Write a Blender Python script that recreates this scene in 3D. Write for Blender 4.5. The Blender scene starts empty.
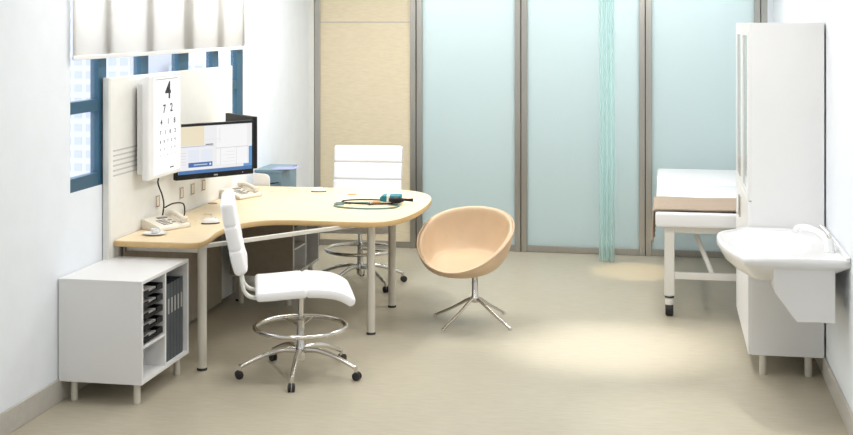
import bpy, bmesh, math, random
from mathutils import Vector, Matrix
random.seed(7)
C = bpy.context.scene.collection
PI = math.pi

# ------------------------------------------------------------------ materials
def mat(name, col, rough=.5, metal=0, noise=0, nscale=30, bump=0, bscale=200, spec=.5, stretch=(1,1,1), trans=0):
    m = bpy.data.materials.new(name); m.use_nodes = True
    nt = m.node_tree; b = nt.nodes['Principled BSDF']
    b.inputs['Base Color'].default_value = (*col, 1); b.inputs['Roughness'].default_value = rough
    b.inputs['Metallic'].default_value = metal; b.inputs['Specular IOR Level'].default_value = spec
    if noise or bump:
        tc = nt.nodes.new('ShaderNodeTexCoord'); mp = nt.nodes.new('ShaderNodeMapping')
        mp.inputs['Scale'].default_value = stretch
        nt.links.new(tc.outputs['Object'], mp.inputs['Vector'])
    if noise:
        n = nt.nodes.new('ShaderNodeTexNoise'); n.inputs['Scale'].default_value = nscale; n.inputs['Detail'].default_value = 4
        r = nt.nodes.new('ShaderNodeMapRange'); r.inputs['From Min'].default_value = .3; r.inputs['From Max'].default_value = .7
        r.inputs['To Min'].default_value = 1 - noise; r.inputs['To Max'].default_value = 1 + noise
        mx = nt.nodes.new('ShaderNodeVectorMath'); mx.operation = 'SCALE'; mx.inputs[0].default_value = col
        nt.links.new(mp.outputs[0], n.inputs['Vector']); nt.links.new(n.outputs['Fac'], r.inputs['Value'])
        nt.links.new(r.outputs[0], mx.inputs['Scale']); nt.links.new(mx.outputs[0], b.inputs['Base Color'])
    if bump:
        n2 = nt.nodes.new('ShaderNodeTexNoise'); n2.inputs['Scale'].default_value = bscale
        bp = nt.nodes.new('ShaderNodeBump'); bp.inputs['Strength'].default_value = bump; bp.inputs['Distance'].default_value = .01
        nt.links.new(mp.outputs[0], n2.inputs['Vector']); nt.links.new(n2.outputs['Fac'], bp.inputs['Height'])
        nt.links.new(bp.outputs[0], b.inputs['Normal'])
    return m
def emit(name, col, s=1):
    m = bpy.data.materials.new(name); m.use_nodes = True; nt = m.node_tree
    b = nt.nodes['Principled BSDF']; b.inputs['Base Color'].default_value = (.02,.02,.02,1)
    b.inputs['Emission Color'].default_value = (*col, 1); b.inputs['Emission Strength'].default_value = s
    return m
def translucent(name, col, fac=.5, tcol=None, alpha=0, rough=.3, gloss=.06):
    m = bpy.data.materials.new(name); m.use_nodes = True; nt = m.node_tree; nt.nodes.clear()
    o = nt.nodes.new('ShaderNodeOutputMaterial'); d = nt.nodes.new('ShaderNodeBsdfDiffuse'); t = nt.nodes.new('ShaderNodeBsdfTranslucent')
    d.inputs[0].default_value = (*col, 1); t.inputs[0].default_value = (*(tcol or col), 1)
    mx = nt.nodes.new('ShaderNodeMixShader'); mx.inputs[0].default_value = fac
    nt.links.new(d.outputs[0], mx.inputs[1]); nt.links.new(t.outputs[0], mx.inputs[2]); last = mx
    if alpha:
        tr = nt.nodes.new('ShaderNodeBsdfTransparent'); tr.inputs[0].default_value = (*(tcol or col), 1)
        m2 = nt.nodes.new('ShaderNodeMixShader'); m2.inputs[0].default_value = alpha
        nt.links.new(last.outputs[0], m2.inputs[1]); nt.links.new(tr.outputs[0], m2.inputs[2]); last = m2
    g = nt.nodes.new('ShaderNodeBsdfGlossy'); g.inputs['Roughness'].default_value = rough
    m3 = nt.nodes.new('ShaderNodeMixShader'); m3.inputs[0].default_value = gloss
    nt.links.new(last.outputs[0], m3.inputs[1]); nt.links.new(g.outputs[0], m3.inputs[2])
    nt.links.new(m3.outputs[0], o.inputs[0])
    return m
M = {}
M['wall'] = mat('wall_paint', (.81,.85,.90), .8, noise=.015, nscale=8)
M['ceil'] = mat('ceiling_paint', (.85,.86,.87), .9)
M['base'] = mat('baseboard_vinyl', (.50,.475,.43), .6, noise=.04)
M['floor'] = mat('linoleum', (.455,.413,.322), .38, noise=.07, nscale=9, stretch=(1,6,1), bump=.03, bscale=60, spec=.35)
M['steel'] = mat('brushed_steel', (.47,.455,.43), .33, 1, noise=.06, nscale=40, stretch=(6,6,.2))
M['gap'] = mat('dark_gap', (.05,.05,.05), .7)
M['maple'] = mat('cream_panel', (.72,.63,.46), .5, noise=.05, nscale=14, stretch=(1,1,6))
M['glass'] = translucent('frosted_glass', (.45,.565,.565), .50, (.88,.92,.925), rough=.35, gloss=.07)
M['curtain'] = translucent('turquoise_sheer', (.80,.93,.92), .5, (.88,.97,.965), alpha=.55, gloss=.04)
M['blind'] = translucent('blind_cloth', (.92,.91,.89), .58, (.95,.93,.90), rough=.8, gloss=0)
M['blue'] = mat('teal_blue_frame', (.018,.085,.15), .45)
M['pane'] = translucent('window_glass', (.9,.95,1), .5, (.97,.985,1), alpha=.97, rough=.05, gloss=.02)
M['white'] = mat('white_laminate', (.80,.80,.80), .4, noise=.01, nscale=5)
M['wmetal'] = mat('white_metal', (.74,.73,.69), .35)
M['screen'] = mat('partition_cream', (.83,.825,.79), .6, noise=.015, nscale=20)
M['slot'] = mat('slot_grey', (.56,.56,.54), .6)
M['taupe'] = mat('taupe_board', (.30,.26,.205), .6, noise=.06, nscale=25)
M['groove'] = mat('groove_grey', (.45,.45,.45), .6)
M['top'] = mat('pale_maple', (.84,.69,.46), .38, noise=.03, nscale=10, stretch=(1,5,1))
M['edge'] = mat('maple_edge', (.60,.41,.19), .45, noise=.05, nscale=20)
M['leg'] = mat('grey_beige_leg', (.68,.65,.58), .35, .2)
M['chrome'] = mat('chrome', (.72,.70,.67), .16, 1)
M['leather'] = mat('white_leather', (.86,.86,.88), .45, bump=.08, bscale=120)
M['black'] = mat('black_plastic', (.008,.009,.012), .4, spec=.25)
M['rubber'] = mat('black_rubber', (.02,.02,.02), .6)
M['tan'] = mat('tan_leather', (.64,.47,.31), .42, noise=.03, nscale=12, bump=.08, bscale=150)
M['blanket'] = mat('brown_blanket', (.38,.30,.23), .9, noise=.06, nscale=60, bump=.3, bscale=300)
M['vinyl'] = mat('white_vinyl', (.83,.84,.86), .5)
M['ceramic'] = mat('sink_resin', (.84,.85,.86), .22)
M['phone'] = mat('cream_plastic', (.78,.73,.63), .45)
M['key'] = mat('grey_keys', (.23,.22,.21), .5)
M['paper'] = mat('white_paper', (.85,.84,.80), .8)
M['print'] = mat('black_print', (.02,.03,.03), .7)
M['slate'] = mat('slate_folder', (.07,.085,.10), .5)
M['pale'] = mat('pale_folder', (.5,.5,.48), .6)
M['cabblue'] = mat('blue_grey_metal', (.22,.33,.40), .45, noise=.05)
M['lilac'] = mat('lilac_paper', (.40,.43,.72), .7)
M['teal'] = mat('turquoise_nylon', (.0,.19,.23), .5)
M['greentube'] = mat('grey_green_tube', (.13,.22,.20), .4)
M['orange'] = mat('orange_cap', (.55,.27,.08), .5)
M['brown'] = mat('brown_cap', (.28,.15,.07), .5)
M['cabglass'] = mat('grey_cabinet_glass', (.34,.38,.39), .12)
M['sky_wall'] = mat('far_facade', (.70,.72,.78), .8)
M['sky_win'] = mat('far_window', (.54,.58,.74), .5)
M['lightbox'] = emit('lightbox_face', (1,1,1), .95)

# ------------------------------------------------------------------ helpers
def obj(name, bm, m, parent=None, smooth=False, auto=None):
    me = bpy.data.meshes.new(name); bmesh.ops.recalc_face_normals(bm, faces=bm.faces[:]); bm.to_mesh(me); bm.free()
    if isinstance(m, (list, tuple)):
        for x in m: me.materials.append(x)
    else: me.materials.append(m)
    o = bpy.data.objects.new(name, me); C.objects.link(o)
    if parent: o.parent = parent
    if smooth or auto:
        for p in me.polygons: p.use_smooth = True
        if auto: me.set_sharp_from_angle(angle=math.radians(auto))
    return o
def thing(name, label, cat, loc=(0,0,0), rz=0, group=None):
    o = bpy.data.objects.new(name, None); C.objects.link(o); o.empty_display_size = .05
    o.location = loc; o.rotation_euler = (0,0,rz); o['label'] = label; o['category'] = cat
    if group: o['group'] = group
    return o
def tag(o, label, cat, group=None):
    o['label'] = label; o['category'] = cat
    if group: o['group'] = group
    return o
def struct(name, bm, m, parent=None, **k):
    o = obj(name, bm, m, parent, **k)
    if not parent: o['kind'] = 'structure'
    return o
def dup(root, loc, rz, label=None, group=None):
    r = root.copy(); C.objects.link(r); r.location = loc; r.rotation_euler = (0,0,rz)
    if label: r['label'] = label
    if group: r['group'] = group
    for ch in list(root.children):
        c = ch.copy(); C.objects.link(c); c.parent = r
        for g in ch.children:
            d = g.copy(); C.objects.link(d); d.parent = c
    return r
def NB(): return bmesh.new()
def box(bm, x0, x1, y0, y1, z0, z1, bev=0, seg=2, T=None):
    vs = [bm.verts.new((x,y,z)) for x in (x0,x1) for y in (y0,y1) for z in (z0,z1)]
    fs = [bm.faces.new([vs[i] for i in q]) for q in ((0,1,3,2),(4,6,7,5),(0,4,5,1),(2,3,7,6),(0,2,6,4),(1,5,7,3))]
    geo = vs
    if bev:
        es = list({e for f in fs for e in f.edges})
        r = bmesh.ops.bevel(bm, geom=es, offset=bev, segments=seg, affect='EDGES', profile=.5)
        geo = list({v for f in r['faces'] for v in f.verts} | {v for v in vs if v.is_valid})
    if T is not None: bmesh.ops.transform(bm, matrix=T, verts=geo)
    return bm
def frame_of(d, up=Vector((0,0,1))):
    d = d.normalized(); u = d.cross(up)
    if u.length < 1e-4: u = d.cross(Vector((0,1,0)))
    u.normalize(); return u, u.cross(d).normalized()
def tube(bm, pts, r, n=12, closed=False, caps=True):
    pts = [Vector(p) for p in pts]; rr = r if isinstance(r, (list,tuple)) else [r]*len(pts)
    rings = []; N = len(pts); pu = None
    for i, p in enumerate(pts):
        a = pts[(i-1) % N] if (closed or i) else p; b = pts[(i+1) % N] if (closed or i < N-1) else p
        d = (b-a).normalized()
        if pu is None: u, v = frame_of(d)
        else:
            u = (pu - d*pu.dot(d)).normalized(); v = u.cross(d)
        pu = u
        rings.append([bm.verts.new(p + (u*math.cos(2*PI*k/n) + v*math.sin(2*PI*k/n))*rr[i]) for k in range(n)])
    for i in range(N if closed else N-1):
        A, B = rings[i], rings[(i+1) % N]
        for k in range(n): bm.faces.new((A[k], A[(k+1)%n], B[(k+1)%n], B[k]))
    if caps and not closed:
        bm.faces.new(rings[0]); bm.faces.new(rings[-1])
    return bm
def lathe(bm, prof, n=24, cx=0, cy=0):
    rings = []
    for r, z in prof:
        rings.append([bm.verts.new((cx+r*math.cos(2*PI*k/n), cy+r*math.sin(2*PI*k/n), z)) for k in range(n)] if r > 1e-5 else [bm.verts.new((cx,cy,z))])
    for A, B in zip(rings, rings[1:]):
        for k in range(n):
            a = [A[k % len(A)], A[(k+1) % len(A)]] if len(A) > 1 else [A[0]]
            b = [B[(k+1) % len(B)], B[k % len(B)]] if len(B) > 1 else [B[0]]
            if len(a)+len(b) > 2: bm.faces.new(a+b)
    if len(rings[0]) > 1: bm.faces.new(rings[0])
    if len(rings[-1]) > 1: bm.faces.new(rings[-1])
    return bm
def prism(bm, poly, z0, z1, axis='z'):
    def P(a, b, c): return {'z':(a,b,c), 'y':(a,c,b), 'x':(c,a,b)}[axis]
    A = [bm.verts.new(P(x,y,z0)) for x,y in poly]; B = [bm.verts.new(P(x,y,z1)) for x,y in poly]
    n = len(poly)
    for i in range(n): bm.faces.new((A[i],A[(i+1)%n],B[(i+1)%n],B[i]))
    bm.faces.new(A); bm.faces.new(B)
    return bm
def chaikin(p, it=3, closed=True):
    for _ in range(it):
        q = []
        n = len(p)
        for i in range(n if closed else n-1):
            a, b = p[i], p[(i+1)%n]
            q.append(tuple(a[k]*.75+b[k]*.25 for k in range(len(a)))); q.append(tuple(a[k]*.25+b[k]*.75 for k in range(len(a))))
        if not closed: q = [p[0]]+q+[p[-1]]
        p = q
    return p
def spline(p, n=8):
    p = [Vector(x) for x in p]; out = []
    for i in range(len(p)-1):
        p0 = p[max(i-1,0)]; p1 = p[i]; p2 = p[i+1]; p3 = p[min(i+2,len(p)-1)]
        for k in range(n):
            t = k/n
            out.append(.5*((2*p1)+(p2-p0)*t+(2*p0-5*p1+4*p2-p3)*t*t+(3*p1-p0-3*p2+p3)*t**3))
    return out+[p[-1]]
def loft(bm, secs, n=28, e=.35):
    """secs: (centre, u, v, half_u, half_v) - superellipse sections"""
    rings = []
    for c, u, v, a, b in secs:
        ring = []
        for k in range(n):
            t = 2*PI*k/n; ct, st = math.cos(t), math.sin(t)
            ring.append(bm.verts.new(Vector(c)+Vector(u)*a*math.copysign(abs(ct)**e, ct)+Vector(v)*b*math.copysign(abs(st)**e, st)))
        rings.append(ring)
    for A, B in zip(rings, rings[1:]):
        for k in range(n): bm.faces.new((A[k],A[(k+1)%n],B[(k+1)%n],B[k]))
    bm.faces.new(rings[0]); bm.faces.new(rings[-1])
    return bm
def pad(bm, path, hw, ht, seams=(), axis=Vector((0,1,0)), endr=.02):
    """a cushion swept along path (in a plane normal to axis), with sewn seams at arclength fractions"""
    pts = [Vector(p) for p in path]; L = [0]
    for a, b in zip(pts, pts[1:]): L.append(L[-1]+(b-a).length)
    T = L[-1]; ss = [0,.15*endr,.5*endr,endr]+[T-endr,T-.5*endr,T-.15*endr,T]
    k = 24; ss += [endr+(T-2*endr)*i/k for i in range(1,k)]
    for s in seams: ss += [s*T-.012, s*T-.004, s*T, s*T+.004, s*T+.012]
    ss = sorted(set(ss)); secs = []
    for s in ss:
        i = 0
        while i < len(L)-2 and L[i+1] < s: i += 1
        t = (s-L[i])/max(L[i+1]-L[i],1e-6); p = pts[i].lerp(pts[i+1], t); d = (pts[min(i+2,len(pts)-1)]-pts[max(i-1,0)]).normalized()
        v = axis.cross(d).normalized(); f = 1; q = min(s, T-s)
        if q < endr: f = max(.25, math.sqrt(max(0, 1-(1-q/endr)**2)))
        g = 1
        for sm in seams:
            dd = abs(s-sm*T)
            if dd < .012: g = min(g, .66+.34*(dd/.012)**.7)
        secs.append((p, axis, v, hw*(.93+.07*f)*(.97+.03*g), ht*f*g))
    return loft(bm, secs, 40, .24)
def text(body, size, name, m, parent, mtx, ext=.0006):
    cu = bpy.data.curves.new(name, 'FONT'); cu.body = body; cu.size = size; cu.align_x = 'CENTER'; cu.align_y = 'CENTER'; cu.extrude = ext; cu.offset = size*.018
    t = bpy.data.objects.new(name, cu); C.objects.link(t); bpy.context.view_layer.update()
    me = bpy.data.meshes.new_from_object(t.evaluated_get(bpy.context.evaluated_depsgraph_get())); bpy.data.objects.remove(t)
    me.transform(mtx); me.materials.clear(); me.materials.append(m)
    o = bpy.data.objects.new(name, me); C.objects.link(o); o.parent = parent
    return o

# ------------------------------------------------------------------ the room
XL, XR, YB, YF, ZC = -3.035, .855, 10.73, -.6, 2.75
struct('floor', box(NB(), XL-.15, XR+.15, YF, YB+2.6, -.1, 0), M['floor'])
struct('ceiling', box(NB(), XL-.15, XR+.15, YF, YB+2.6, ZC, ZC+.1), M['ceil'])
WY0, WY1, WZ0, WZ1 = 6.17, 8.93, 1.04, 2.36
bm = NB(); box(bm, XL-.15, XL, YF, WY0, 0, ZC); box(bm, XL-.15, XL, WY1, YB+2.6, 0, ZC)
box(bm, XL-.15, XL, WY0, WY1, 0, WZ0); box(bm, XL-.15, XL, WY0, WY1, WZ1, ZC)
struct('wall_left', bm, M['wall'])
struct('wall_right', box(NB(), XR, XR+.15, YF, YB+2.6, 0, ZC), M['wall'])
struct('wall_front', box(NB(), XL-.15, XR+.15, YF-.15, YF, 0, ZC), M['wall'])
struct('wall_corridor', box(NB(), XL-.15, XR+.15, YB+2.6, YB+2.75, 0, ZC), M['wall'])
bm = NB(); box(bm, XL, XL+.014, YF, 6.54, 0, .115, .003); box(bm, XL, XL+.014, 8.68, YB-.06, 0, .115, .003)
struct('baseboard_left', bm, M['base'])
struct('baseboard_right', box(NB(), XR-.014, XR, YF, YB-.06, 0, .115, .003), M['base'])

# window with its blue bars
w = bpy.data.objects.new('window_1', None); C.objects.link(w); w['kind'] = 'structure'
F0, F1 = XL-.05, XL-.004
muls = [(6.513,6.615),(7.087,7.199),(7.678,7.851),(8.297,8.416),(8.80,8.93)]
bm = NB()
for a, b in muls: box(bm, F0, F1, a, b, WZ0, WZ1)
for a, b in ((WZ0,1.11),(1.447,1.51),(WZ1-.07,WZ1)): box(bm, F0+.001, F1-.001, WY0, WY1-.001, a, b)
obj('window_frame', bm, M['blue'], w)
obj('pane', box(NB(), XL-.03, XL-.025, WY0, WY1, WZ0, WZ1), M['pane'], w)
obj('window_sill', box(NB(), XL-.15, XL-.052, WY0, WY1, WZ0-.0, WZ0+.02), M['white'], w)

# back wall of frosted doors: steel stiles, rails, panels
def door(n, x0, x1, m, x_left=None):
    d = bpy.data.objects.new('door_%d' % n, None); C.objects.link(d); d['kind'] = 'structure'
    s = .048
    bm = NB()
    box(bm, x0, x0+s, YB-.05, YB, 0, ZC-.002, .002, 1); box(bm, x1-s, x1, YB-.05, YB, 0, ZC-.002, .002, 1)
    box(bm, x0+s, x1-s, YB-.045, YB-.005, .004, .055, .002, 1); box(bm, x0+s, x1-s, YB-.045, YB-.005, ZC-.06, ZC-.002, .002, 1)
    obj('door_frame', bm, M['steel'], d)
    if m is M['maple']:
        bm = NB(); box(bm, x0+s, x1-s, YB-.03, YB-.012, .055, 1.925); box(bm, x0+s, x1-s, YB-.03, YB-.012, 1.932, ZC-.06)
        obj('door_panel', bm, m, d)
        obj('panel_joint', box(NB(), x0+s, x1-s, YB-.026, YB-.014, 1.924, 1.933), M['groove'], d)
    else:
        obj('door_panel', box(NB(), x0+s, x1-s, YB-.028, YB-.016, .055, ZC-.06), m, d)
    return d
door(1, -2.985, -2.094, M['maple']); door(2, -2.086, -1.197, M['glass'])
door(3, -1.190, -.167, M['glass']); door(4, -.160, .757, M['glass'])
bm = NB(); box(bm, XL, -2.989, YB-.05, YB, 0, ZC-.002); struct('trim_1', bm, M['wmetal'])
bm = NB(); box(bm, .763, .812, YB-.05, YB, 0, ZC-.002, .002, 1); struct('trim_2', bm, M['steel'])
struct('wall_back', box(NB(), .812, XR, YB-.05, YB+.05, 0, ZC), M['wall'])
bm = NB()
for x in (-2.987, -2.090, -1.1935, -.1635, .760): box(bm, x-.003, x+.003, YB-.035, YB-.01, 0, ZC-.002)
struct('trim_3', bm, M['gap'])

# roller blind
t = thing('roller_blind', 'white translucent roller blind drawn halfway down the blue-barred window', 'blind', (XL+.03, 7.51, 1.732))
bm = NB(); N = 60
for i in range(N+1):
    y = -1.37+2.74*i/N
    dz = .004*math.sin(i*.9)
    bm.verts.new((dz*.3, y, .012)); bm.verts.new((dz*.3, y, .86))
bm.verts.ensure_lookup_table()
for i in range(N): bm.faces.new([bm.verts[2*i], bm.verts[2*i+2], bm.verts[2*i+3], bm.verts[2*i+1]])
f = obj('blind_fabric', bm, M['blind'], t, smooth=True)
sm = f.modifiers.new('th','SOLIDIFY'); sm.thickness = .0015
obj('bottom_bar', box(NB(), -.008, .008, -1.37, 1.37, 0, .024, .004), M['white'], t)
obj('roller_tube', tube(NB(), [(0,-1.37,.90),(0,1.37,.90)], .028, 16), M['white'], t, auto=40)

# ------------------------------------------------------------------ city outside
def tower(x0, x1, y, z0, z1, label, cols, rows):
    t = thing('office_building', label, 'building', ((x0+x1)/2, y, z0), 0, None)
    W, H = x1-x0, z1-z0
    obj('facade', box(NB(), -W/2, W/2, 0, 30, 0, H), M['sky_wall'], t)
    win = None
    for r in range(rows):
        for c in range(cols):
            cx = -W/2+W*(c+.5)/cols; cz = H*(r+.5)/rows
            if win is None:
                win = obj('window', box(NB(), -W/cols*.32, W/cols*.32, -.12, .02, -H/rows*.28, H/rows*.28), M['sky_win'], t); o = win
            else:
                o = win.copy(); C.objects.link(o)
            o.location = (cx, 0, cz)
    return t
tower(-110, -96.5, 220, -31, 8, 'pale office tower with window rows seen through leftmost window bay', 6, 16)
tower(-95, -83.5, 235, -31, -6.5, 'low pale office block seen through second window bay', 5, 9)
tower(-82.5, -70, 210, -31, -5, 'pale office block seen through the middle window bays', 6, 9)

# ------------------------------------------------------------------ partition beside the desk
SX = -2.998
t = thing('desk_partition', 'tall cream partition screen with slotted vents standing between desk and window', 'partition', (SX-.016, 7.57, 0))
X0 = -.014; 
bm = NB(); box(bm, -.016, .016, -.995, 1.02, .02, 1.622, .004)
obj('screen_panel', bm, M['screen'], t)
bm = NB(); box(bm, -.017, .019, -1.02, -.993, 0, 1.624, .003); obj('end_post', bm, M['wmetal'], t)
for k in range(6):
    z = 1.075+k*.0275
    obj('vent_slot', box(NB(), .014, .0175, -.955, -.60, z, z+.009, .001, 1), M['slot'], t)
for i, y in enumerate((7.232, 7.618, 7.808, 8.007)):
    bm = NB(); Y = y-7.57
    box(bm, .015, .021, Y-.03, Y+.03, .815, .895, .003)
    ou = obj('outlet', bm, M['screen'], t)
    bm = NB()
    for a, b, c, d in ((-.026,-.020,.821,.889),(.020,.026,.821,.889),(-.02,.02,.821,.827),(-.02,.02,.883,.889)): box(bm, .0205, .0222, Y+a, Y+b, c, d)
    obj('outlet_rim', bm, M['brown'], ou)
    obj('outlet_cover', box(NB(), .0205, .0235, Y-.015, Y+.015, .832, .878, .001, 1), M['phone'], ou)

t = thing('low_screen', 'low white rounded screen behind the far end of the desk', 'partition', (-2.925, 9.03, .70))
poly = [(-.065,-.2),(.06,-.2),(.06,.07),(.055,.09),(.043,.103),(.02,.11),(-.065,.115)]
bm = NB(); prism(bm, poly, -.011, .011, 'y'); obj('screen_panel', bm, M['white'], t)
bm = NB(); box(bm, -.03, .03, -.012, .012, -.70, -.2, .003); obj('support', bm, M['wmetal'], t)

# ------------------------------------------------------------------ desk
t = thing('desk', 'large L-shaped pale maple desk on round grey legs', 'desk', (-2.2, 8.0, 0))
def rel(p): return (p[0]+2.2, p[1]-8.0)
ol = [(-2.99,6.64),(-2.99,6.60),(-2.75,6.605),(-2.535,6.605),(-2.495,6.65),(-2.502,6.80),(-2.532,6.95),(-2.54,7.1),(-2.51,7.27),(-2.44,7.41),(-2.34,7.48),(-2.2,7.492),(-2.0,7.487),(-1.80,7.485),(-1.69,7.51),(-1.615,7.61),(-1.565,7.82),(-1.542,8.1),(-1.548,8.4),(-1.585,8.66),(-1.655,8.82),(-1.76,8.94),(-1.88,8.99),(-2.1,9.0),(-2.6,9.0),(-2.95,9.0),(-2.99,9.0),(-2.99,8.9)]
sm_ = [rel(p) for p in chaikin(ol, 2)]
bm = NB(); prism(bm, sm_, .697, .725)
es = [e for e in bm.edges if all(abs(v.co.z-.725) < 1e-5 for v in e.verts)]
bmesh.ops.bevel(bm, geom=es, offset=.003, segments=2, affect='EDGES')
obj('tabletop', bm, M['top'], t, auto=35)
# edge band around the top
bm = NB(); n = len(sm_)
def offs(d):
    out = []
    for i in range(n):
        a = Vector(sm_[i-1]); b = Vector(sm_[(i+1)%n]); e = (b-a).normalized(); out.append(Vector(sm_[i])+Vector((e.y,-e.x))*d)
    return out
sg = sum(sm_[i][0]*sm_[(i+1)%n][1]-sm_[(i+1)%n][0]*sm_[i][1] for i in range(n)); sg = 1 if sg > 0 else -1
o1 = offs(.0015*sg); o2 = offs(.004*sg); o3 = offs(-.006*sg)
rows = [(o3,.693),(o1,.693),(o2,.698),(o2,.716),(o1,.7215),(o3,.7215)]
R = [[bm.verts.new((p[0],p[1],z)) for p in o_] for o_, z in rows]
for A, B in zip(R, R[1:]+R[:1]):
    for i in range(n): bm.faces.new((A[i],A[(i+1)%n],B[(i+1)%n],B[i]))
obj('edge_band', bm, M['edge'], t, auto=50)
bm = NB()
def beam(bm, a, b, w=.026, z0=.674, z1=.697):
    a = Vector((*rel(a),0)); b = Vector((*rel(b),0)); d = b-a
    T = Matrix.Translation(a) @ Matrix.Rotation(math.atan2(d.y,d.x), 4, 'Z')
    box(bm, 0, d.length, -w/2, w/2, z0, z1, .002, 1, T)
L1, L2, L3, L4 = (-2.527,6.735), (-1.79,7.70), (-1.82,8.457), (-2.90,8.46)
beam(bm, (-2.98,6.735), L1, .026, .650, .697)
for a, b in ((L1,L2),(L2,L3),(L3,L4)): beam(bm, a, b)
obj('frame_beam', bm, M['leg'], t)
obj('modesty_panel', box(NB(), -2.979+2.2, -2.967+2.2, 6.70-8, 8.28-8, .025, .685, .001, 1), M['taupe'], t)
for p in (L1, L2, L3, L4):
    x, y = rel(p)
    lg = obj('leg', tube(NB(), [(x,y,.012),(x,y,.696)], .026, 20), M['leg'], t, auto=40)
    obj('foot', lathe(NB(), [(.028,0),(.029,.008),(.026,.014)], 20, x, y), M['rubber'], lg, auto=40)
for p, mm in (((-2.955,8.07),'brown'),((-2.93,8.32),'brown'),((-2.153,8.673),'orange')):
    x, y = rel(p)
    obj('cable_grommet', lathe(NB(), [(.032,.7245),(.033,.727),(.028,.7285),(.008,.7275),(0,.7275)], 20, x, y), M[mm], t, auto=40)

# ------------------------------------------------------------------ file pedestals
def pedestal(name, label, loc, h, foot, ntray, glass=True):
    """loc: near-left floor corner; body .375 x .64; opens to +x"""
    W, D = .450, .64
    t = thing(name, label, 'cabinet', loc)
    bm = NB(); th = .018
    box(bm, 0, W, 0, th, foot, h-th, .001, 1); box(bm, 0, W, D-th, D, foot, h-th, .001, 1)
    box(bm, 0, th, th, D-th, foot, h-th); box(bm, th, W-.002, th, D-th, foot, foot+th)
    box(bm, 0, W, 0, D, h-th, h, .0015, 1)
    box(bm, th, W-.002, .305, .305+th, foot+th, h-th)
    obj('body', bm, M['white'], t)
    obj('shelf', box(NB(), th, W-.004, th, .305, foot+.175, foot+.187), M['white'], t)
    for x, y in ((.06,.055),(W-.05,.055),(W-.05,D-.05),(.06,D-.05)):
        obj('leg', lathe(NB(), [(.017,0),(.018,.006),(.018,foot)], 18, x, y), M['leg'], t, auto=40)
    return t, W, D
t, W, D = pedestal('file_cabinet', 'white open-sided cabinet with black trays standing by the left wall', (-3.030, 6.03, 0), .628, .107, 5)
def tray(loc, label, group, first):
    if first: return dup(first, loc, 0, label, group)
    t = thing('paper_tray', label, 'tray', loc, 0, group)
    bm = NB(); a, b = .355, .262
    box(bm, 0, a, 0, b, 0, .004); box(bm, 0, a, 0, .004, .004, .03); box(bm, 0, a, b-.004, b, .004, .03); box(bm, 0, .004, 0, b, .004, .03)
    box(bm, a-.005, a, 0, b*.3, .004, .03); box(bm, a-.005, a, b*.7, b, .004, .03); box(bm, a-.005, a, b*.3, b*.7, .004, .013)
    obj('tray_body', bm, M['black'], t)
    obj('paper_stack', box(NB(), .02, .325, .02, .24, .0045, .014), M['paper'], t)
    return t
first = None
names = ['bottom', 'second lowest', 'middle', 'second highest', 'top']
for k in range(5):
    f_ = tray((-2.945, 6.062, .306+k*.0575), 'black paper tray in the left cabinet, %s of its stack of five' % names[k], 'black paper trays in the left cabinet', first)
    first = first or f_
def folder(loc, label, group, first, m):
    if first: return dup(first, loc, 0, label, group)
    t = thing('binder', label, 'binder', loc, 0, group)
    bm = NB(); box(bm, 0, .31, 0, .004, 0, .41, .001, 1); box(bm, 0, .31, .038, .042, 0, .41, .001, 1); box(bm, .305, .31, .004, .038, 0, .41)
    obj('cover', bm, m, t)
    obj('pages', box(NB(), .03, .300, .0045, .0375, .006, .36), M['paper'], t)
    obj('spine_label', box(NB(), .3101, .3115, .012, .030, .25, .33), M['pale'], t)
    return t
ff = None
pos = ['nearest the camera', 'second from the front', 'third from the front', 'third from the back', 'second from the back', 'farthest from the camera']
for k in range(6):
    f_ = folder((-2.91, 6.362+k*.0455, .1255), 'slate grey binder upright in left cabinet rear bay, %s' % pos[k], 'slate binders in the left cabinet', ff, M['slate']); ff = ff or f_
t, W, D = pedestal('file_cabinet', 'white open-sided cabinet in shade under the desk behind the stool', (-2.925, 8.33, 0), .655, .20, 2)
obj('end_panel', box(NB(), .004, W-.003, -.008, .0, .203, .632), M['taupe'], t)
for k in range(2):
    tray((-2.85, 8.36, .52+k*.05), 'black paper tray in the cabinet under the desk, %s one' % ('lower','upper')[k], 'black trays under the desk', first)
for k in range(3):
    folder((-2.84, 8.66+k*.05, .2185), 'slate grey binder in the cabinet under the desk, %s' % ('front one','middle one','rear one')[k], 'slate binders under the desk', ff, M['slate'])

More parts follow.
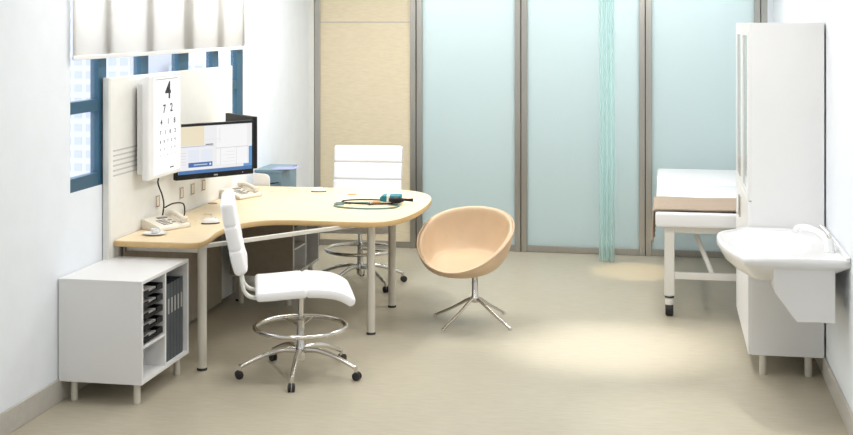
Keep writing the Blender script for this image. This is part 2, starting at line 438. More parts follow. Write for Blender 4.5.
# ------------------------------------------------------------------ stools
def make_stool(label, loc, rz):
    t = thing('drafting_stool', label, 'stool', loc, rz)
    # faces +x
    R = .33
    for k in range(5):
        a = math.radians(-101+72*k); c, s = math.cos(a), math.sin(a)
        P = spline([(.03*c,.03*s,.135),(.10*c,.10*s,.14),(.20*c,.20*s,.118),(.30*c,.30*s,.078),(R*c,R*s,.062)], 5)
        obj('base_leg', tube(NB(), P, [.017-.007*i/(len(P)-1) for i in range(len(P))], 12), M['chrome'], t, auto=50)
        cs = obj('caster', tube(NB(), [(R*c,R*s,.075),(R*c,R*s,.036)], .010, 12), M['chrome'], t, auto=50)
        q = Vector((c,s,0)); ax = Vector((-s,c,0)); ctr = Vector((R*c,R*s,.0227))+q*.006
        bm = NB()
        for sd in (-1,1):
            pts = [ctr+ax*(sd*d_) for d_ in (.004,.006,.016,.018)]
            tube(bm, pts, [.018,.0225,.0225,.018], 20)
        obj('wheel', bm, M['rubber'], cs, auto=40)
    obj('column', lathe(NB(), [(.020,.075),(.026,.08),(.028,.11),(.028,.155),(.022,.165),(.021,.30),(.016,.305),(.015,.45)], 22), M['chrome'], t, auto=40)
    ring = [(.248*math.cos(2*PI*i/56), .248*math.sin(2*PI*i/56), .262) for i in range(56)]
    rg = obj('foot_ring', tube(NB(), ring, .0135, 12, closed=True), M['chrome'], t, smooth=True)
    for a in (70, 110):
        a = math.radians(a)
        obj('ring_spoke', tube(NB(), [(.02*math.cos(a),.02*math.sin(a),.262),(.248*math.cos(a),.248*math.sin(a),.262)], .006, 8), M['chrome'], rg, auto=50)
    sp = spline([(-.248,0,.482),(-.18,0,.483),(-.08,0,.490),(.02,0,.495),(.12,0,.490),(.19,0,.476),(.24,0,.452),(.272,0,.428)], 5)
    st = obj('seat', pad(NB(), sp, .262, .029, (.50,)), M['leather'], t, smooth=True)
    obj('seat_plate', box(NB(), -.12,.12,-.09,.09,.448,.464,.004), M['chrome'], t)
    bp = spline([(-.318,0,.60),(-.340,0,.67),(-.355,0,.75),(-.378,0,.86),(-.398,0,.985)], 6)
    obj('backrest', pad(NB(), bp, .262, .038, (.335,.665)), M['leather'], t, smooth=True)
    for s in (-.11,.11):
        P = spline([(-.330,s,.66),(-.322,s,.60),(-.318,s,.53),(-.300,s,.478),(-.25,s,.450),(-.10,s,.444)], 6)
        obj('back_bracket', tube(NB(), P, .0115, 10), M['wmetal'], t, smooth=True)
    return t
st1 = make_stool('white padded stool with chrome foot ring at near side of desk, seen from its side', (-1.965,6.75,0), math.radians(19))
dup(st1, (-2.205, 9.13, 0), math.radians(-90+4), 'white padded stool facing us behind the far edge of the desk')

# ------------------------------------------------------------------ tub chair
t = thing('tub_chair', 'tan leather bucket chair on four thin metal legs right of the desk', 'chair', (-1.205,8.13,0), math.radians(-101))
# local +x is the front of the chair
def shell(off):
    rings = []
    NT, NS = 64, 22
    for j in range(NS+1):
        s = j/NS; ring = []
        for i in range(NT):
            th = 2*PI*i/NT; c, sn = math.cos(th), math.sin(th)
            zr = .545-.165*c-.02*math.cos(2*th)                     # rim: high at the back, low in front
            ax = (.30 if c > 0 else .275)-off; ay = .292-off
            ph = s*PI/2
            rad = math.sin(ph)**.9; hz = (1-math.cos(ph))**1.25
            zb = .30+off
            tilt = 1+.06*s*s
            x = ax*rad*c*tilt+.015; y = ay*rad*sn*tilt
            if c > 0: x = ax*rad*(abs(c)**.9)*tilt+.015
            ring.append(Vector((x, y, zb+(zr-zb)*hz)))
        rings.append(ring)
    return rings
bm = NB(); O = shell(0); I = shell(.030)
for ring in I:
    for v in ring:
        rr = math.hypot(v.x,v.y); flat = .405-.04*v.x/.3
        if v.z < flat: v.z = flat - (flat-v.z)*.12                     # the upholstered seat fills the bottom of the bowl
VO = [[bm.verts.new(v) for v in r] for r in O[1:]]; VI = [[bm.verts.new(v) for v in r] for r in I[1:]]
cO = bm.verts.new(O[0][0]); cI = bm.verts.new((.015,0,sum(v.z for v in I[1])/len(I[1])))
def strip(A, B):
    n = len(A)
    for i in range(n): bm.faces.new((A[i],A[(i+1)%n],B[(i+1)%n],B[i]))
for V_, c_ in ((VO,cO),(VI,cI)):
    for i in range(64): bm.faces.new((c_, V_[0][i], V_[0][(i+1)%64]))
    for A, B in zip(V_, V_[1:]): strip(A, B)
lip = [bm.verts.new((a.co+b.co)/2+Vector((0,0,.014))) for a, b in zip(VO[-1], VI[-1])]
strip(VO[-1], lip); strip(lip, VI[-1])
sh = obj('shell', bm, M['tan'], t, smooth=True); sh.location = (0,-.055,.008)
sh.modifiers.new('s','SUBSURF').levels = 1; sh.modifiers['s'].render_levels = 1
# piping along the rim
rim = [v*1 for v in O[-1]]
obj('piping', tube(NB(), [(p.x*1.0,p.y*1.0,p.z+.003) for p in rim], .005, 8, closed=True), M['tan'], t, smooth=True).location = (0,-.055,.008)
obj('column', lathe(NB(), [(.024,.130),(.028,.135),(.028,.160),(.020,.17),(.020,.300),(.045,.306),(.05,.318)], 20), M['chrome'], t, auto=40)
for a in (-122+101, -35+101, 59+101, 157+101):
    a = math.radians(a); c, s = math.cos(a), math.sin(a)
    P = spline([(.01*c,.01*s,.150),(.05*c,.05*s,.142),(.16*c,.16*s,.080),(.305*c,.305*s,.010)], 5)
    lg = obj('leg', tube(NB(), P, [.013-.005*i/(len(P)-1) for i in range(len(P))], 10), M['chrome'], t, auto=50)
    obj('foot', lathe(NB(), [(.012,0),(.013,.004),(.010,.012)], 14, .305*c, .305*s), M['chrome'], lg, auto=50)

# ------------------------------------------------------------------ eye chart light box
t = thing('eye_chart', 'white eye chart light box with rows of black digits hung on the partition', 'eye chart', (-2.998, 7.09, 1.02))
bm = NB(); box(bm, .022, .060, -.205, .20, .035, .555, .004); obj('box_body', bm, M['white'], t)
bm = NB(); box(bm, .060, .105, -.235, .272, .0, .606, .012, 3); obj('front_cover', bm, M['white'], t)
obj('hanger', box(NB(), .0005, .022, -.12, .12, .40, .50), M['white'], t)
face = obj('chart_face', box(NB(), .1045, .1062, -.16, .24, .025, .586, .0006, 1), M['lightbox'], t)
def dig(body, y, z, size, parent=None):
    mtx = Matrix.Translation((.1064, .045+(y-.02)*.90, .03+(z-.03)*1.075)) @ Matrix(((0,0,1,0),(1,0,0,0),(0,1,0,0),(0,0,0,1))) @ Matrix.Diagonal((1.25,1,1,1))
    text(body, size*1.15, 'digit', M['print'], face, mtx)
dig('4', .03, .470, .125)
dig('7', -.035, .372, .060); dig('2', .085, .375, .060)
for y, ch in ((-.085,'4'),(.03,'1'),(.14,'8')): dig(ch, y, .302, .040)
for y, ch in ((-.10,'7'),(-.018,'1'),(.065,'8'),(.15,'2')): dig(ch, y, .245, .029)
for r, (z, s, chs) in enumerate(((.196,.022,'80729'),(.155,.016,'42178'),(.120,.011,'71824'))):
    for k, ch in enumerate(chs): dig(ch, -.10+.062*k, z, s)
bm = NB(); box(bm, .1060, .1068, -.13, .20, .572, .578); obj('header_line', bm, M['groove'], t)
bm = NB(); box(bm, .1060, .1068, .08, .14, .045, .052); obj('footer_mark', bm, M['print'], t)
tag(obj('power_cable', tube(NB(), spline([(-2.93,7.12,1.035),(-2.95,7.13,.98),(-2.935,7.16,.90),(-2.95,7.22,.83),(-2.955,7.20,.735),(-2.93,7.19,.732)], 8), .0045, 8), M['black'], smooth=True),
    'black cable hanging straight down from the eye chart box', 'cable')
tag(obj('power_cable', tube(NB(), spline([(-2.945,7.225,.82),(-2.92,7.30,.835),(-2.90,7.40,.82),(-2.90,7.43,.77),(-2.91,7.44,.732)], 8), .0045, 8), M['black'], smooth=True),
    'short black cable looping onto the desk below the eye chart', 'cable')

# ------------------------------------------------------------------ monitors
a = Vector((-2.935,7.375,0)); b = Vector((-2.59,7.83,0)); W = (b-a).length
rz = math.atan2((b-a).y,(b-a).x)
t = thing('monitor', 'wide black monitor showing program windows, facing the room', 'monitor', ((a+b)/2+Vector((0,0,.96))), rz)
# local x = right, -y = towards viewer
H = .342
obj('housing', box(NB(), -W/2, W/2, 0, .035, 0, H, .006), M['black'], t)
bz = .016; sw, s0, s1 = W/2-bz, .034, H-bz
scr = obj('screen', box(NB(), -sw, sw, -.002, .001, s0, s1), emit('screen_ground', (.93,.93,.95), .8), t)
def ui(name, x0, x1, z0, z1, col, lay=1, e=.85): 
    obj(name, box(NB(), -sw+2*sw*x0, -sw+2*sw*x1, -.002-.0006*lay, -.0018, s0+(s1-s0)*z0, s0+(s1-s0)*z1), emit('ui_'+name, col, e), scr)
ui('taskbar', 0, 1, 0, .075, (.04,.17,.42)); ui('wallpaper_strip', .955, 1, .075, .50, (.10,.30,.62)); ui('wallpaper_corner', .88, .956, .075, .13, (.10,.30,.62))
ui('beige_pane', 0, .34, .60, 1, (.86,.76,.56)); ui('list_pane', 0, .44, .12, .58, (.88,.88,.92), 1)
ui('title_bar', .0, .47, .565, .585, (.55,.55,.60), 2); ui('title_text', .36, .46, .592, .612, (.08,.08,.10), 2)
ui('blue_bar', .13, .45, .135, .235, (.04,.14,.40), 3); ui('bar_text', .20, .38, .175, .195, (.6,.7,.85), 4); ui('bar_icon', .41, .43, .165, .205, (.9,.95,1), 4)
ui('picture_pane', .13, .27, .25, .50, (.80,.84,.93), 2); ui('picture_pane', .30, .45, .25, .50, (.80,.84,.93), 2)
ui('table_pane', .51, .93, .15, .97, (.95,.95,.96), 1); ui('rule', .50, .95, .50, .512, (.62,.60,.60), 2); ui('rule', .56, .565, .15, .50, (.65,.65,.68), 2)
ui('rule', .78, .785, .10, .50, (.72,.72,.75), 2); ui('rule', .36, .55, .70, .708, (.78,.78,.8), 2); ui('rule', .55, .555, .62, .95, (.7,.7,.72), 2)
for k in range(5): ui('text_line', .01, .10, .20+.06*k, .212+.06*k, (.7,.7,.78), 2)
for k in range(4): ui('text_line', .60+.04*(k%2), .76, .20+.07*k, .21+.07*k, (.78,.78,.82), 2)
obj('power_light', lathe(NB(), [(.003,0),(.003,.002),(0,.0025)], 10, 0, 0), emit('led',(.7,.8,.9),1), t).location = (.20,-.001,.016)
obj('badge', box(NB(), -.014,.014,-.0015,.001,.012,.020), M['groove'], t)
bm = NB(); tube(bm, [(0,.03,.17),(0,.075,.17)], .03, 14); tube(bm, [(0,.07,.17),(-.06,.15,.17),(-.14,.185,.17)], .014, 12); obj('mount_arm', bm, M['black'], t, auto=50)
a = Vector((-2.895,8.19,0)); b = Vector((-2.60,7.885,0))
W2 = (b-a).length; rz = math.atan2((b-a).y,(b-a).x)
t = thing('monitor', 'second black monitor angled behind the lit one, only its top and edge showing', 'monitor', ((a+b)/2+Vector((0,0,.985))), rz)
obj('housing', box(NB(), -W2/2, W2/2, -.015, .018, 0, .335, .005), M['black'], t)
obj('screen', box(NB(), -W2/2+.014, W2/2-.014, .0175, .0195, .015, .32), M['print'], t)
bm = NB(); tube(bm, [(0,-.012,.17),(-.05,-.06,.17),(-.17,-.13,.17)], .014, 12); obj('mount_arm', bm, M['black'], t, auto=50)

# ------------------------------------------------------------------ phones, mice, cup
def make_phone(label, loc, rz, curly=True):
    t = thing('telephone', label, 'telephone', loc, rz)
    bm = NB(); prism(bm, [(-.09,0),(.09,0),(.09,.022),(-.075,.060),(-.09,.058)], -.115, .115, 'x')
    bmesh.ops.rotate(bm, verts=bm.verts, cent=(0,0,0), matrix=Matrix.Identity(3))
    bmesh.ops.bevel(bm, geom=bm.edges[:], offset=.005, segments=2, affect='EDGES'); obj('phone_base', bm, M['phone'], t, auto=40)
    # after axis 'x': local y is depth (-.09 back .. ) ; slope falls to +y
    P = spline([(-.088,-.078,.068),(-.085,-.05,.080),(-.085,0,.074),(-.085,.05,.056),(-.088,.075,.042)], 5)
    rr = [.024,.025,.024,.020,.016]+[.014]*(len(P)-10)+[.016,.020,.024,.025,.022]
    obj('handset', tube(NB(), P, rr[:len(P)], 14), M['phone'], t, smooth=True)
    def onface(x, y): return .058-(y+.075)*(.038/.165)+.001
    i = 0
    for r in range(4):
        for c in range(3):
            x, y = .0+.024*c, -.01+.021*r
            obj('key', box(NB(), x-.008, x+.008, y-.006, y+.006, onface(x,y)-.001, onface(x,y)+.004), M['key'], t)
    for c in range(2):
        x = -.035; y = -.0+.035*c
        obj('key', box(NB(), x-.010, x+.010, y-.008, y+.008, onface(x,y)-.001, onface(x,y)+.004), M['key'], t)
    obj('display', box(NB(), -.045,.02,-.062,-.032,.048,.057), M['key'], t)
    bm = NB(); pts = []
    for k in range(90):
        u = k/89; cx = -.115-.03*math.sin(u*PI); cy = -.07+.12*u; pts.append((cx+.006*math.cos(k*1.3), cy, .009+.006*math.sin(k*1.3)))
    obj('coiled_cord', tube(bm, pts, .0022, 6), M['phone'], t, smooth=True)
    return t
ph = make_phone('cream desk telephone beside the mouse at near end of desk', (-2.878,7.06,.7255), math.radians(-118))
dup(ph, (-2.875,8.40,.7255), math.radians(-112), 'cream desk telephone at far corner of desk under the monitor')
def make_mouse(label, loc, rz):
    t = thing('mouse', label, 'mouse', loc, rz)
    for nm, m, z0, h, sc in (('mouse_base', M['black'], 0, .008, 1.03), ('mouse_shell', M['white'], .006, .026, 1)):
        bm = NB(); rings = []
        for j in range(9):
            s = j/8; rad = math.cos(s*PI/2)**.6 if j < 8 else .02; z = z0+h*math.sin(s*PI/2)
            rings.append([bm.verts.new((.055*sc*rad*math.cos(2*PI*k/28), .032*sc*rad*math.sin(2*PI*k/28), z)) for k in range(28)])
        for A, B in zip(rings, rings[1:]):
            for k in range(28): bm.faces.new((A[k],A[(k+1)%28],B[(k+1)%28],B[k]))
        bm.faces.new(rings[0]); bm.faces.new(rings[-1]); obj(nm, bm, m, t, smooth=True)
    obj('scroll_wheel', tube(NB(), [(.03,-.003,.027),(.03,.003,.027)], .006, 12), M['black'], t, auto=40)
    return t
mo = make_mouse('white mouse beside the stool backrest at near end of desk', (-2.675,7.27,.7255), math.radians(30))
dup(mo, (-2.42,8.77,.7255), math.radians(15), 'white mouse near the far edge in the middle of the desk')
tag(obj('cord', tube(NB(), spline([(-2.79,7.33,.729),(-2.80,7.48,.729),(-2.84,7.60,.729),(-2.77,7.56,.729),(-2.72,7.36,.729),(-2.70,7.30,.730)], 8), .003, 8), M['phone'], smooth=True),
    'thin beige cord curving from near telephone to the mouse', 'cord')
tag(obj('cord', tube(NB(), spline([(-2.76,8.66,.729),(-2.70,8.86,.729),(-2.60,8.84,.729),(-2.61,8.78,.729)], 8), .0025, 8), M['phone'], smooth=True),
    'thin beige cord on the desk by the far telephone', 'cord')
t = thing('cup', 'small white cup on a saucer at the near end of the desk', 'cup', (-2.845,6.83,.7255))
obj('saucer', lathe(NB(), [(.03,0),(.045,.003),(.068,.010),(.068,.012),(.045,.007),(.0,.006)], 32), M['ceramic'], t, auto=60)
obj('cup_body', lathe(NB(), [(.012,.007),(.018,.010),(.022,.024),(.023,.034),(.021,.034),(.019,.024),(.014,.013),(0,.012)], 28), M['ceramic'], t, auto=60)
obj('handle', tube(NB(), spline([(.021,0,.030),(.033,0,.029),(.034,0,.020),(.020,0,.015)], 5), .003, 8), M['ceramic'], t, smooth=True)

# ------------------------------------------------------------------ stethoscope and cuff
t = thing('stethoscope', 'stethoscope with grey-green tubing coiled in a loop on the desk', 'stethoscope', (-1.93,8.17,.7255))
def ell(cx, cy, a_, b_, r0, r1, z=.006, n=40, wob=0):
    return [(cx+a_*math.cos(math.radians(r0+(r1-r0)*i/n)), cy+b_*math.sin(math.radians(r0+(r1-r0)*i/n)), z+wob*math.sin(i*.6)) for i in range(n+1)]
obj('tubing', tube(NB(), ell(.01,-.045,.215,.135,0,350), .0055, 8), M['greentube'], t, smooth=True)
obj('ear_tube', tube(NB(), ell(.0,.10,.19,.10,40,330,.010), .005, 8), M['black'], t, smooth=True)
obj('ear_tube', tube(NB(), ell(-.17,.02,.05,.055,0,300,.006), .004, 8), M['greentube'], t, smooth=True)
obj('chest_piece', lathe(NB(), [(.020,.0),(.023,.004),(.022,.012),(.008,.016),(.008,.024),(0,.025)], 22, .02, .03), M['chrome'], t, auto=40)
obj('joint', tube(NB(), [(.03,.05,.014),(.08,.06,.014)], .010, 10), M['orange'], t, auto=40)
t = thing('blood_pressure_gauge', 'turquoise cuff and black bulb gauge lying beside the stethoscope on the desk', 'medical device', (-1.79,8.24,.7365), math.radians(5))
bm = NB(); box(bm, -.055,.075,.0,.10,.004,.050,.012,3); box(bm, -.07,-.03,.015,.085,.004,.036,.010,2); obj('cuff', bm, M['teal'], t, auto=50)
obj('strap', box(NB(), -.02,.0,-.002,.102,.0,.052,.002,1), M['ceramic'], t)
bm = NB(); loft(bm, [((-.0+.10*s,-.035,.024),(0,1,0),(0,0,1),.026*math.sin(PI*(.12+.80*s))**.7,.022*math.sin(PI*(.12+.80*s))**.7) for s in [i/10 for i in range(11)]], 18, 1); obj('bulb', bm, M['black'], t, smooth=True)
obj('handle', tube(NB(), [(.085,-.02,.026),(.12,-.01,.022),(.155,.0,.020)], [.009,.009,.012], 12), M['black'], t, auto=50)

# ------------------------------------------------------------------ blue grey cabinet behind desk, lilac sheet
t = thing('metal_cabinet', 'blue-grey metal cabinet behind the far left corner of the desk', 'cabinet', (-2.88,9.38,0))
obj('body', box(NB(), -.15,.06,-.19,.19,.03,.80,.004), M['cabblue'], t)
obj('cabinet_top', box(NB(), -.152,.065,-.195,.195,.80,.822,.003), M['cabblue'], t)
obj('plinth', box(NB(), -.14,.05,-.18,.18,0,.03), M['black'], t)
obj('handle', tube(NB(), spline([(-.04,-.192,.72),(-.04,-.212,.72),(.03,-.212,.73),(.03,-.192,.73)],4), .004, 8), M['black'], t, auto=50)
bm = NB(); vs = []
for i in range(9):
    x = -.06+.19*i/8; z = .0015+.010*(i/8)**2
    vs.append((bm.verts.new((x,-.13-.02*i/8,z)), bm.verts.new((x,.06,z))))
for p, q in zip(vs, vs[1:]): bm.faces.new((p[0],q[0],q[1],p[1]))
o = obj('paper_sheet', bm, M['lilac']); o.location = (-2.85,9.32,.8225); s_ = o.modifiers.new('t','SOLIDIFY'); s_.thickness = .001
tag(o, 'lilac paper sheet lying on top of the blue-grey cabinet', 'paper')

# ------------------------------------------------------------------ curtain
t = thing('curtain', 'narrow turquoise sheer curtain gathered and hanging from ceiling to floor', 'curtain', (-.463,10.33,0))
bm = NB(); n = 40; rows_ = 24; g = []
for j in range(rows_+1):
    z = .012+(2.68-.012)*j/rows_; w_ = .062*(1+.04*math.sin(z*3)); r_ = []
    for i in range(n+1):
        u = i/n; r_.append(bm.verts.new((-w_+2*w_*u+.004*math.sin(z*2), .018*math.sin(u*PI*7)*(1+.2*math.sin(z*1.7+u*4)), z)))
    g.append(r_)
for A, B in zip(g, g[1:]):
    for i in range(n): bm.faces.new((A[i],A[i+1],B[i+1],B[i]))
o = obj('curtain_fabric', bm, M['curtain'], t, smooth=True); o.modifiers.new('t','SOLIDIFY').thickness = .0012
obj('header_band', box(NB(), -.066,.066,-.034,.034,2.68,2.705,.003), M['white'], t)
tag(obj('curtain_rail', box(NB(), -2.2, .80, 10.318, 10.342, 2.706, ZC, .002,1), M['wmetal']), 'white ceiling rail carrying the turquoise curtain', 'rail')

# ------------------------------------------------------------------ examination bed
t = thing('examination_bed', 'white examination bed on castered metal frame by the glass doors', 'bed', (.28,9.45,0))
bx0, bx1 = -.345, .345
bm = NB(); box(bm, bx0, bx1, -.99, .50, .592, .690, .018, 3); obj('mattress', bm, M['vinyl'], t, auto=50)
bm = NB(); T = Matrix.Translation((0,.51,.605)) @ Matrix.Rotation(math.radians(6), 4, 'X'); box(bm, bx0, bx1, 0, .56, -.01, .085, .018, 3, T)
obj('headrest', bm, M['vinyl'], t, auto=50)
bm = NB(); fx = .255
for x in (-fx, fx): box(bm, x-.018, x+.018, -.93, 1.13, .545, .590, .002, 1)
for y in (-.91, .45, 1.12): box(bm, -fx, fx, y-.018, y+.018, .548, .588, .002, 1)
obj('bed_frame', bm, M['wmetal'], t)
for y in (-.91, 1.12):
    for x in (-fx, fx):
        lg = obj('leg', box(NB(), x-.033, x+.033, y-.025, y+.025, .135, .60, .006), M['wmetal'], t)
        cst = obj('caster', lathe(NB(), [(.026,.075),(.028,.08),(.028,.11),(.024,.115),(.024,.15)], 18, x, y), M['wmetal'], t, auto=40)
        obj('collar', lathe(NB(), [(.030,.122),(.030,.132)], 18, x, y), M['rubber'], cst, auto=40)
        bm = NB(); tube(bm, [(x-.026,y+.01,.042),(x-.020,y+.01,.042),(x+.020,y+.01,.042),(x+.026,y+.01,.042)], [.034,.042,.042,.034], 22); obj('wheel', bm, M['rubber'], cst, auto=40)
    obj('cross_bar', box(NB(), -fx, fx, y-.016, y+.016, .245, .29, .003), M['wmetal'], t)
bm = NB()
for x in (-.10,.10):
    pass
tube(bm, [(-.10,-.70,.56),(.02,-.88,.28)], .016, 12)
obj('brace', bm, M['wmetal'], t, auto=40)
obj('lower_rail', box(NB(), -fx+.0, -fx+.03, -.89, 1.10, .25, .285, .003), M['wmetal'], t)
# blanket: lies on top, drapes over the left side
bm = NB(); prof = []
P_ = [(.345+.03,.694),(.20,.697),(0,.695),(-.20,.698),(-.33,.696),(-.350,.690),(-.357,.670),(-.358,.61),(-.360,.55),(-.358,.49)]
P_ = spline([(x,0,z) for x,z in P_], 4); rows_ = 16; g = []
for j in range(rows_+1):
    y = -.965+.60*j/rows_; r_ = []
    for i, p in enumerate(P_):
        k_ = max(0,.69-p.z); r_.append(bm.verts.new((p.x-.008-.012*k_*math.sin(j*1.1)*4, y+.03*k_, p.z+.003*math.sin(j*.9+i*.3)+.001)))
    g.append(r_)
for A, B in zip(g, g[1:]):
    for i in range(len(P_)-1): bm.faces.new((A[i],A[i+1],B[i+1],B[i]))
o = obj('blanket', bm, M['blanket'], smooth=True); o.location = (.285,9.45,.008); sd = o.modifiers.new('t','SOLIDIFY'); sd.thickness = .010; sd.offset = 0
tag(o, 'brown blanket spread across the foot of the white examination bed', 'blanket')

# ------------------------------------------------------------------ tall cabinet
cx0, cx1, cy0, cy1 = .445, .845, 7.19, 8.40
t = thing('tall_cabinet', 'tall white cabinet with narrow glass doors against right wall', 'cabinet', (cx0, cy0, 0))
Wc, Dc = cx1-cx0, cy1-cy0
bm = NB(); box(bm, .018, Wc, 0, .02, .11, 1.925, .001,1); box(bm, .018, Wc, Dc-.02, Dc, .11, 1.925, .001,1); box(bm, .018, Wc, .02, Dc-.02, 1.905, 1.925); box(bm, .018, Wc, .02, Dc-.02, .11, .13)
box(bm, Wc-.012, Wc, .02, Dc-.02, .13, 1.905); box(bm, .018, Wc-.012, .595, .615, .13, 1.905); box(bm, .03, Wc-.012, .02, Dc-.02, .94, .96)
obj('body', bm, M['white'], t)
for z in (1.25,1.55):
    obj('shelf', box(NB(), .05, Wc-.012, .02, .595, z, z+.015), M['white'], t); obj('shelf', box(NB(), .05, Wc-.012, .615, Dc-.02, z, z+.015), M['white'], t)
for y0, y1, hd in ((.002,.603,.56),(.607,Dc-.002,.65)):
    bm = NB(); s = .115
    box(bm, 0, .018, y0, y0+s, .952, 1.923); box(bm, 0, .018, y1-s, y1, .952, 1.923); box(bm, 0, .018, y0+s, y1-s, .952, .985); box(bm, 0, .018, y0+s, y1-s, 1.855, 1.923)
    d = obj('glass_door', bm, M['white'], t); obj('glass_pane', box(NB(), .006, .012, y0+s, y1-s, .985, 1.855), M['cabglass'], d)
    obj('handle', tube(NB(), [(-.012,hd,1.02),(-.012,hd,1.14)], .005, 10), M['chrome'], d, auto=40)
    d = obj('lower_door', box(NB(), 0, .018, y0, y1, .112, .947, .001,1), M['white'], t)
    obj('handle', tube(NB(), [(-.012,hd,.78),(-.012,hd,.90)], .005, 10), M['chrome'], d, auto=40)
for x, y in ((.08,.03),(.32,.03),(.08,Dc-.05),(.32,Dc-.05)):
    obj('leg', lathe(NB(), [(.018,0),(.020,.005),(.020,.11)], 18, x, y), M['leg'], t, auto=40)

# ------------------------------------------------------------------ washbasin
t = thing('washbasin', 'white wall-mounted washbasin counter with bulging bowl beside tall cabinet', 'sink', (.60,6.70,.78))
out = chaikin([(.8549,6.27),(.8549,6.255),(.60,6.255),(.41,6.25),(.37,6.262),(.33,6.36),(.275,6.52),(.255,6.70),(.27,6.88),(.33,7.03),(.38,7.12),(.40,7.18),(.43,7.185),(.8549,7.185),(.8549,7.17)], 2)
out = [Vector((x-.60,y-6.70,0)) for x,y in out]
# resample to N points
def resample(p, N):
    n = len(p); L = [0]
    for i in range(n): L.append(L[-1]+(p[(i+1)%n]-p[i]).length)
    o_ = []
    for k in range(N):
        s = L[-1]*k/N; i = 0
        while L[i+1] < s: i += 1
        o_.append(p[i].lerp(p[(i+1)%n], (s-L[i])/(L[i+1]-L[i]+1e-9)))
    return o_
N = 96; out = resample(out, N)
cb = Vector((-.085,.02,0)); ins = []
for p in out:
    a_ = math.atan2((p-cb).y,(p-cb).x); ins.append(cb+Vector((.20*math.copysign(abs(math.cos(a_))**.8,math.cos(a_)), .30*math.copysign(abs(math.sin(a_))**.8,math.sin(a_)),0)))
def ring(pts, z, c=None, f=1, lift=None):
    r_ = []
    for p in pts:
        q = (c+(p-c)*f) if c is not None else p
        dz = lift(q) if lift else 0
        r_.append(bm.verts.new((q.x,q.y,z+dz)))
    return r_
bm = NB()
lf = lambda q: .018*max(0,min(1,(-.23-q.x)/.10))
zt = .030
oc = Vector((.05,0,0))
seq = [ring(ins,-.052,cb,.10), ring(ins,-.050,cb,.3), ring(ins,-.044,cb,.5), ring(ins,-.034,cb,.68), ring(ins,-.018,cb,.83), ring(ins,.004,cb,.94), ring(ins,zt-.014,cb,1.0), ring(ins,zt-.007,cb,1.04)]
seq += [ring(out,zt-.008,oc,.955,lf), ring(out,zt,oc,.965,lf), ring(out,zt,oc,.99,lf), ring(out,zt-.006,oc,1.0,lf), ring(out,-.004,oc,1.0,lf), ring(out,-.010,oc,.985,lf)]
# underside: bowl belly
cb2 = Vector((-.06,0,0))
for z, f in ((-.05,.86),(-.09,.70),(-.125,.50),(-.145,.25)):
    seq.append([bm.verts.new((cb2.x+(p.x-cb2.x)*f*(.62+.38*f if p.x>cb2.x else 1), cb2.y+(p.y-cb2.y)*f*.96, z)) for p in out])
for A, B in zip(seq, seq[1:]): strip(A, B)
bm.faces.new(seq[0]); bm.faces.new(seq[-1])
obj('basin', bm, M['ceramic'], t, auto=50)
obj('drain', lathe(NB(), [(.022,-.053),(.024,-.049),(.015,-.048),(0,-.049)], 20, cb.x, cb.y), M['chrome'], t, auto=50)
bm = NB(); box(bm, .236, .252, -.46, .485, .022, .045, .003); obj('splashback', bm, M['ceramic'], t)
bm = NB(); prism(bm, [(-.095,-.02),(-.090,-.14),(.015,-.278),(.19,-.278),(.19,-.02)], -.405, .40, 'y')
bmesh.ops.bevel(bm, geom=[e for e in bm.edges], offset=.003, segments=1, affect='EDGES'); obj('pipe_cover', bm, M['white'], t)
f = thing('faucet', 'white single-lever tap at the wall side of the washbasin', 'faucet', (.79,6.52,.802))
obj('tap_body', lathe(NB(), [(.028,0),(.029,.004),(.023,.010),(.022,.05),(.020,.065),(0,.068)], 22), M['ceramic'], f, auto=50)
obj('spout', tube(NB(), spline([(-.0,.0,.050),(-.04,.045,.085),(-.09,.11,.098),(-.13,.17,.090),(-.145,.195,.070)], 6), [.020]*7+[.017]*9+[.014]*9, 14), M['ceramic'], f, smooth=True)
obj('lever', tube(NB(), spline([(.0,0,.066),(-.005,.01,.090),(-.035,.05,.118)], 6), [.012]*6+[.009]*7, 10), M['chrome'], f, smooth=True)

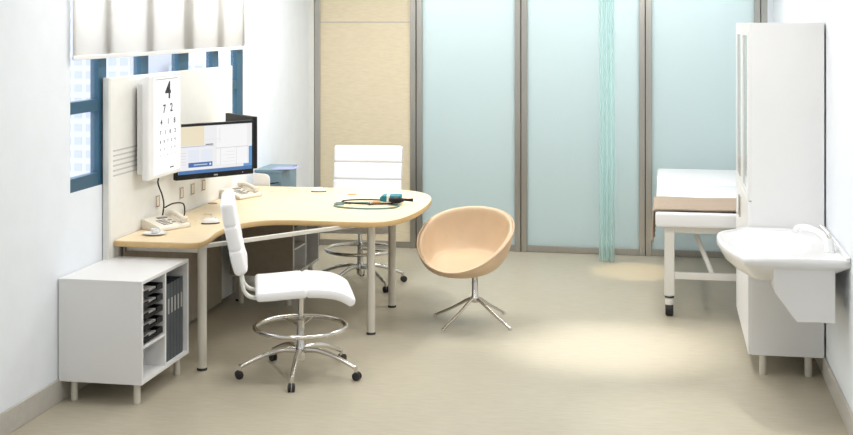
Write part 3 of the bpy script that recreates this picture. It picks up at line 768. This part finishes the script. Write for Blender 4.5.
# ------------------------------------------------------------------ ceiling lights
def ceil_light(x, y, label):
    t = thing('ceiling_light', label, 'ceiling light', (x,y,ZC-.03), 0, 'recessed ceiling panels')
    bm = NB(); 
    for a_, b_, c_, d_ in ((-.32,.32,-.62,-.60),(-.32,.32,.60,.62),(-.32,-.30,-.60,.60),(.30,.32,-.60,.60)): box(bm, a_, b_, c_, d_, 0, .029)
    obj('light_frame', bm, M['white'], t); obj('diffuser', box(NB(), -.30,.30,-.60,.60,.004,.01), emit('diffuser', (1,.98,.95), 3), t)
    return t
def area(name, loc, sx, sy, power, rot=(0,0,0), col=(1,1,1)):
    l = bpy.data.lights.new(name, 'AREA'); l.shape = 'RECTANGLE'; l.size = sx; l.size_y = sy; l.energy = power; l.color = col
    o = bpy.data.objects.new(name, l); C.objects.link(o); o.location = loc; o.rotation_euler = rot; return o
def spot(name, loc, tgt, power, ang, blend, col=(1,.97,.9), size=.06):
    l = bpy.data.lights.new(name, 'SPOT'); l.energy = power; l.spot_size = math.radians(ang); l.spot_blend = blend; l.color = col; l.shadow_soft_size = size
    o = bpy.data.objects.new(name, l); C.objects.link(o); o.location = loc; d = Vector(tgt)-Vector(loc)
    o.rotation_euler = d.to_track_quat('-Z','Y').to_euler(); return o
for x in (-2.1, -.3):
    for y, pw in (((.8,12), (3.4,12), (6.2,14), (8.9,34)) if x < -1 else ((.8,12), (3.4,12), (6.2,28), (8.9,32))): area('ceiling_panel_lamp', (x,y,ZC-.04), .6, 1.2, pw, (0,0,0), (1,.98,.95))
spot('down_spot', (-.33,7.65,ZC-.05), (-.33,7.65,0), 260, 34, 1, (1,.96,.92))
spot('down_spot', (.12,6.3,ZC-.05), (.12,6.3,0), 90, 30, 1)
spot('down_spot', (-.25,10.15,ZC-.05), (-.22,10.0,0), 170, 18, .7, (1,.78,.48))  # added warm spot for the yellow floor patch; no real fixture there
spot('down_spot', (-1.95,8.2,ZC-.05), (-1.95,8.2,0), 65, 55, 1)
spot('down_spot', (-1.2,6.2,ZC-.05), (-1.95,6.7,0), 30, 40, .7)
area('added_glass_backlight', (-1.1,YB+.6,ZC-.03), 3.6, .6, 95, (0,0,0), (.95,.98,1))  # unseen lamp added behind the frosted doors to lighten the glass tops
# daylight entering through the window
area('window_daylight', (XL-2.8,6.6,3.2), 3.5, 4.5, 220, (0,math.radians(-65),0), (.97,.98,1))

wd = bpy.data.worlds.new('World'); bpy.context.scene.world = wd; wd.use_nodes = True
bg = wd.node_tree.nodes['Background']; bg.inputs[0].default_value = (.93,.96,1,1); bg.inputs[1].default_value = 1.45

# ------------------------------------------------------------------ camera
cam = bpy.data.cameras.new('Camera'); co = bpy.data.objects.new('Camera', cam); C.objects.link(co)
cam.sensor_width = 36; cam.sensor_fit = 'HORIZONTAL'; cam.lens = 36*1277/853; cam.shift_y = -(217.5-22)/853
cam.clip_end = 1000; cam.clip_start = .05
co.location = (0,0,1.93); co.rotation_euler = (PI/2, 0, math.atan(239/1277))
sc = bpy.context.scene; sc.camera = co
sc.view_settings.view_transform = 'Standard'; sc.view_settings.look = 'None'; sc.view_settings.gamma = 1; sc.view_settings.exposure = 0.12
sc.view_settings.use_curve_mapping = False
